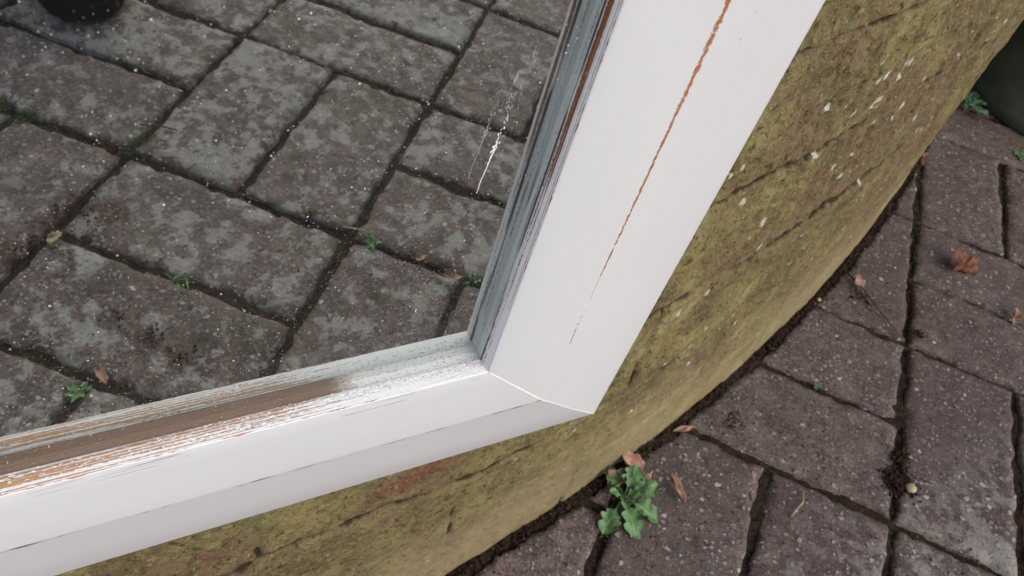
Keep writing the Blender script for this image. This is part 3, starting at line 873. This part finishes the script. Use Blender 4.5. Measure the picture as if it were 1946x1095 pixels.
dead_leaf((.272, .069, .003), rad(140), .019, .010, M_DEAD, 'dry pointed leaf mirrored low in the glass near the right bead', 1.0, (.1, .2), 'lance', 11)
dead_leaf((.272, .036, .003), rad(100), .012, .007, M_DEAD, 'small dry leaf mirrored left of the dry pointed leaf', 1.0, (.1, .2), 'oval', 12)
dead_leaf((.113, -.199, .004), rad(80), .016, .007, M_STRAW, 'pale bleached leaf mirrored at the far left of the glass', 1.0, (.1, .2), 'oval', 13)

def twig(path, r0, r1, mat, label):
    V, F = tube(path, r0, r1); o = mesh_obj('twig', V, F, mat, None, uv=[(0, 0)] * len(V)); return tag(o, label, 'twig')
twig([(.318, .663, .002), (.336, .640, .0035), (.352, .612, .003), (.371, .588, .0015)], .0011, .0006, M_TWIG, 'thin dark twig lying between the wall foot and the long straight joint')
twig([(.262, .383, .002), (.2615, .372, .0028), (.256, .364, .0028), (.252, .357, .002)], .0008, .0009, M_STRAW, 'short curved straw-coloured stalk on the paving at the bottom')
twig([(.262, -.036, .002), (.266, -.024, .004), (.270, -.012, .003)], .0010, .0006, M_STRAW, 'pale short stalk mirrored in the joint in the middle of the glass')
twig([(.254, -.245, .002), (.262, -.230, .004), (.268, -.216, .003)], .0010, .0007, M_TWIG, 'reddish short twig mirrored in a joint at the upper left of the glass')

# pebbles
def pebble(loc, r, c, label):
    bm = bmesh.new(); bmesh.ops.create_icosphere(bm, subdivisions=3, radius=r)
    for v_ in bm.verts:
        q = v_.co.normalized(); v_.co *= (1 + .25 * (float(fbm(q.x * 2 + 5, q.y * 2 + q.z * 2, 2, int(r * 1e5))) - .5)); v_.co.z *= .7
    me = bpy.data.meshes.new('pebble'); bm.to_mesh(me); bm.free()
    for p_ in me.polygons: p_.use_smooth = True
    k = NT('pebble'); v = k.coord('Object'); me.materials.append(k.fin(k.mix(k.noise(v, 400, 4), tuple(x * .6 for x in c), c), .7, k.bump(k.noise(v, 700, 3), .0005)))
    o = bpy.data.objects.new('pebble', me); COL.objects.link(o); o.location = loc
    return tag(o, label, 'pebble')
pebble((.354, .415, .003), .0045, (.42, .38, .24), 'yellowish round pebble sitting in the dark clump of soil')
pebble((.289, .608, .001), .0022, (.50, .38, .16), 'yellow pebble by the foot of the wall near a joint')

# soil and moss: uncountable crumbs
def crumbs(name, pts_, mat, smin, smax, kindlabel=None, squash=.7):
    V, F = [], []
    ico = bmesh.new(); bmesh.ops.create_icosphere(ico, subdivisions=1, radius=1.0)
    bv = np.array([v_.co[:] for v_ in ico.verts]); bf = np.array([[v_.index for v_ in f.verts] for f in ico.faces]); ico.free()
    VV, FF = [], []
    for i, (x, y, z) in enumerate(pts_):
        s_ = rng.uniform(smin, smax); sc = rng.uniform(.6, 1.3, 3) * s_; sc[2] *= squash
        q = bv * sc * rng.uniform(.75, 1.25, (len(bv), 1))
        a = rng.uniform(0, 6.28); ca, sa = math.cos(a), math.sin(a)
        q = np.stack([q[:, 0] * ca - q[:, 1] * sa + x, q[:, 0] * sa + q[:, 1] * ca + y, q[:, 2] + z], 1)
        VV.append(q); FF.append(bf + i * len(bv))
    o = mesh_obj(name, np.concatenate(VV), np.concatenate(FF).tolist(), mat, None, uv=np.zeros((len(VV) * len(bv), 2)))
    return o
P = []
for i in range(6500):
    a = math.radians(rng.uniform(-54, -22)); d = abs(rng.normal(0, .0036)) + .0005
    dens = float(fbm(math.degrees(a) * 2.2, 1.5, 3, 12))
    if rng.random() > (dens - .22) * 2.2: continue
    d *= .5 + dens
    P.append((WC[0] + (WR + d) * math.cos(a), WC[1] + (WR + d) * math.sin(a), rng.uniform(-.004, .0025)))
for cxy, s_, n_ in (((.346, .419), .0065, 900), ((.351, .445), .004, 260), ((.389, .60), .004, 60), ((.205, .43), .006, 90), ((.145, -.205), .010, 90), ((.10, -.21), .010, 60), ((.335, .63), .005, 60), ((.085, -.085), .007, 50), ((.086, -.05), .006, 40), ((.084, -.115), .006, 30)):
    for i in range(n_): P.append((rng.normal(cxy[0], s_), rng.normal(cxy[1], s_), rng.uniform(-.003, .003)))
tag(crumbs('soil', P, soil_material('loose_soil', (.020, .011, .008), (.075, .040, .028)), .0005, .0015), 'dark crumbled soil along the foot of the wall and in clumps on the joints', 'soil', kind='stuff')
P = []
def joint_line(u0, v0, u1, v1, n_, sp=.0022):
    for i in range(n_):
        t_ = rng.random(); x, y = lat(u0 + (u1 - u0) * t_, v0 + (v1 - v0) * t_)
        if fbm(x * 30, y * 30, 3, 21) < .60: continue
        P.append((x + rng.normal(0, sp), y + rng.normal(0, sp), rng.uniform(-.005, 0)))
for a in range(-6, 5):
    for b in range(-3, 8):
        joint_line(2 * a, 2 * b, 2 * a + 2, 2 * b, 70); joint_line(2 * a, 2 * b, 2 * a, 2 * b + 2, 70)
for cxy, s_, n_ in (((.197, -.344), .012, 260), ((.205, -.320), .010, 200), ((.234, -.231), .008, 160), ((.42, -.269), .006, 80), ((.283, .084), .005, 60), ((.26, -.068), .004, 50), ((.133, .376), .005, 90), ((.355, .451), .003, 40)):
    for i in range(n_): P.append((rng.normal(cxy[0], s_), rng.normal(cxy[1], s_ * .5), rng.uniform(-.004, .002)))
P = [p for p in P if math.hypot(p[0] - WC[0], p[1] - WC[1]) > WR + .002]
tag(crumbs('moss', P, M_MOSS, .0005, .0013), 'small cushions of green moss in the paving joints', 'moss', kind='stuff')

# ------------------------------------------------------------------ the dark pot and the boot
def lathe(prof, n=64, wob=0.0):
    V, F = [], []
    for i in range(n):
        g = i / n * 2 * math.pi
        for r, z in prof: V.append((r * math.cos(g), r * math.sin(g), z))
    m = len(prof)
    for i in range(n):
        for j in range(m - 1):
            a = i * m + j; b = ((i + 1) % n) * m + j; F.append((a, b, b + 1, a + 1))
    return V, F
k = NT('dark_green_plastic'); v = k.coord('Object')
mc = k.mix(k.ramp(k.noise(v, 18, 5, .6), .4, .7), (.055, .070, .056), (.090, .112, .090))
M_POT = k.fin(mc, .6, k.bump(k.noise(v, 120, 4), .0015, .6), .3)
pot = empty('plant_pot', (.672, 1.165, 0)); tag(pot, 'dark green-black plastic plant pot standing beside the curved wall', 'plant pot')
V, F = lathe([(.02, .004), (.128, .004), (.134, .0), (.138, .004), (.138, .018), (.137, .020), (.143, .14), (.146, .22)]); mesh_obj('pot_body', V, F, M_POT, pot)
V, F = lathe([(.146, .22), (.152, .22), (.154, .228), (.154, .252), (.151, .256), (.146, .254), (.142, .235)]); mesh_obj('rim', V, F, M_POT, pot)
V, F = lathe([(.001, .236), (.06, .238), (.1425, .236)]); mesh_obj('potting_soil', V, F, M_SOIL, pot)

k = NT('black_rubber'); v = k.coord('Object'); M_BOOT = k.fin((.005, .005, .006), .7, k.bump(k.noise(v, 200, 3), .0006, .5), .15)
k = NT('black_sole'); M_SOLE = k.fin((.006, .006, .006), .9, None, .1)
boot = empty('boot', (.334, -.386, .0)); boot.rotation_euler = (0, 0, math.atan2(-.73, .68))
tag(boot, 'black rounded boot toe mirrored at the top left corner of the glass', 'boot')
def loft(secs, n=28, power=2.3):
    V, F = [], []
    for (x, y0, z0, ry, rz) in secs:
        for q in range(n):
            g = q / n * 2 * math.pi; c, s_ = math.cos(g), math.sin(g)
            V.append((x, y0 + ry * math.copysign(abs(c) ** (2 / power), c), z0 + rz * math.copysign(abs(s_) ** (2 / power), s_)))
    for i in range(len(secs) - 1):
        for q in range(n): F.append((i * n + q, i * n + (q + 1) % n, (i + 1) * n + (q + 1) % n, (i + 1) * n + q))
    F.append(tuple(range(n))[::-1]); F.append(tuple((len(secs) - 1) * n + q for q in range(n)))
    return V, F
V, F = loft([(0.0, 0, .022, .012, .006), (.006, 0, .025, .028, .012), (.018, 0, .030, .039, .020), (.04, 0, .034, .046, .026), (.08, 0, .040, .049, .032), (.12, 0, .050, .046, .042), (.16, 0, .062, .040, .054), (.20, 0, .070, .038, .062), (.25, 0, .070, .038, .062), (.285, 0, .066, .032, .056), (.295, 0, .060, .020, .040)])
o = mesh_obj('upper', V, F, M_BOOT, boot); o.modifiers.new('smooth', 'SUBSURF').render_levels = 1
V, F = [], []
n_ = 24
for j in range(9):
    z = .09 + j * .03; rx = .058 + .004 * math.sin(j); ry = .042 + .0016 * j
    for q in range(n_):
        g = q / n_ * 2 * math.pi; V.append((.225 + rx * math.cos(g), ry * math.sin(g), z))
for j in range(8):
    for q in range(n_): F.append((j * n_ + q, j * n_ + (q + 1) % n_, (j + 1) * n_ + (q + 1) % n_, (j + 1) * n_ + q))
o = mesh_obj('shaft', V, F, M_BOOT, boot); o.modifiers.new('t', 'SOLIDIFY').thickness = .003
V, F = [], []
out = [(-.004, 0)]
for i in range(40):
    t_ = i / 39 * math.pi
    out.append((0, 0))
out = []
for i in range(48):
    g = i / 48 * 2 * math.pi; c, s_ = math.cos(g), math.sin(g)
    x = .147 - .151 * math.copysign(abs(c) ** .8, c); wv = .051 if x < .12 else .042 + .009 * max(0, 1 - (x - .12) / .06)
    out.append((x, wv * math.copysign(abs(s_) ** .75, s_)))
for z in (0.001, .004, .016, .018):
    f_ = .97 if z in (.001, .018) else 1.0
    for x, y in out: V.append((.147 + (x - .147) * f_, y * f_, z))
n_ = 48
for j in range(3):
    for q in range(n_): F.append((j * n_ + q, j * n_ + (q + 1) % n_, (j + 1) * n_ + (q + 1) % n_, (j + 1) * n_ + q))
F.append(tuple(range(n_))[::-1]); F.append(tuple(3 * n_ + q for q in range(n_)))
mesh_obj('sole', V, F, M_SOLE, boot, smooth=False)
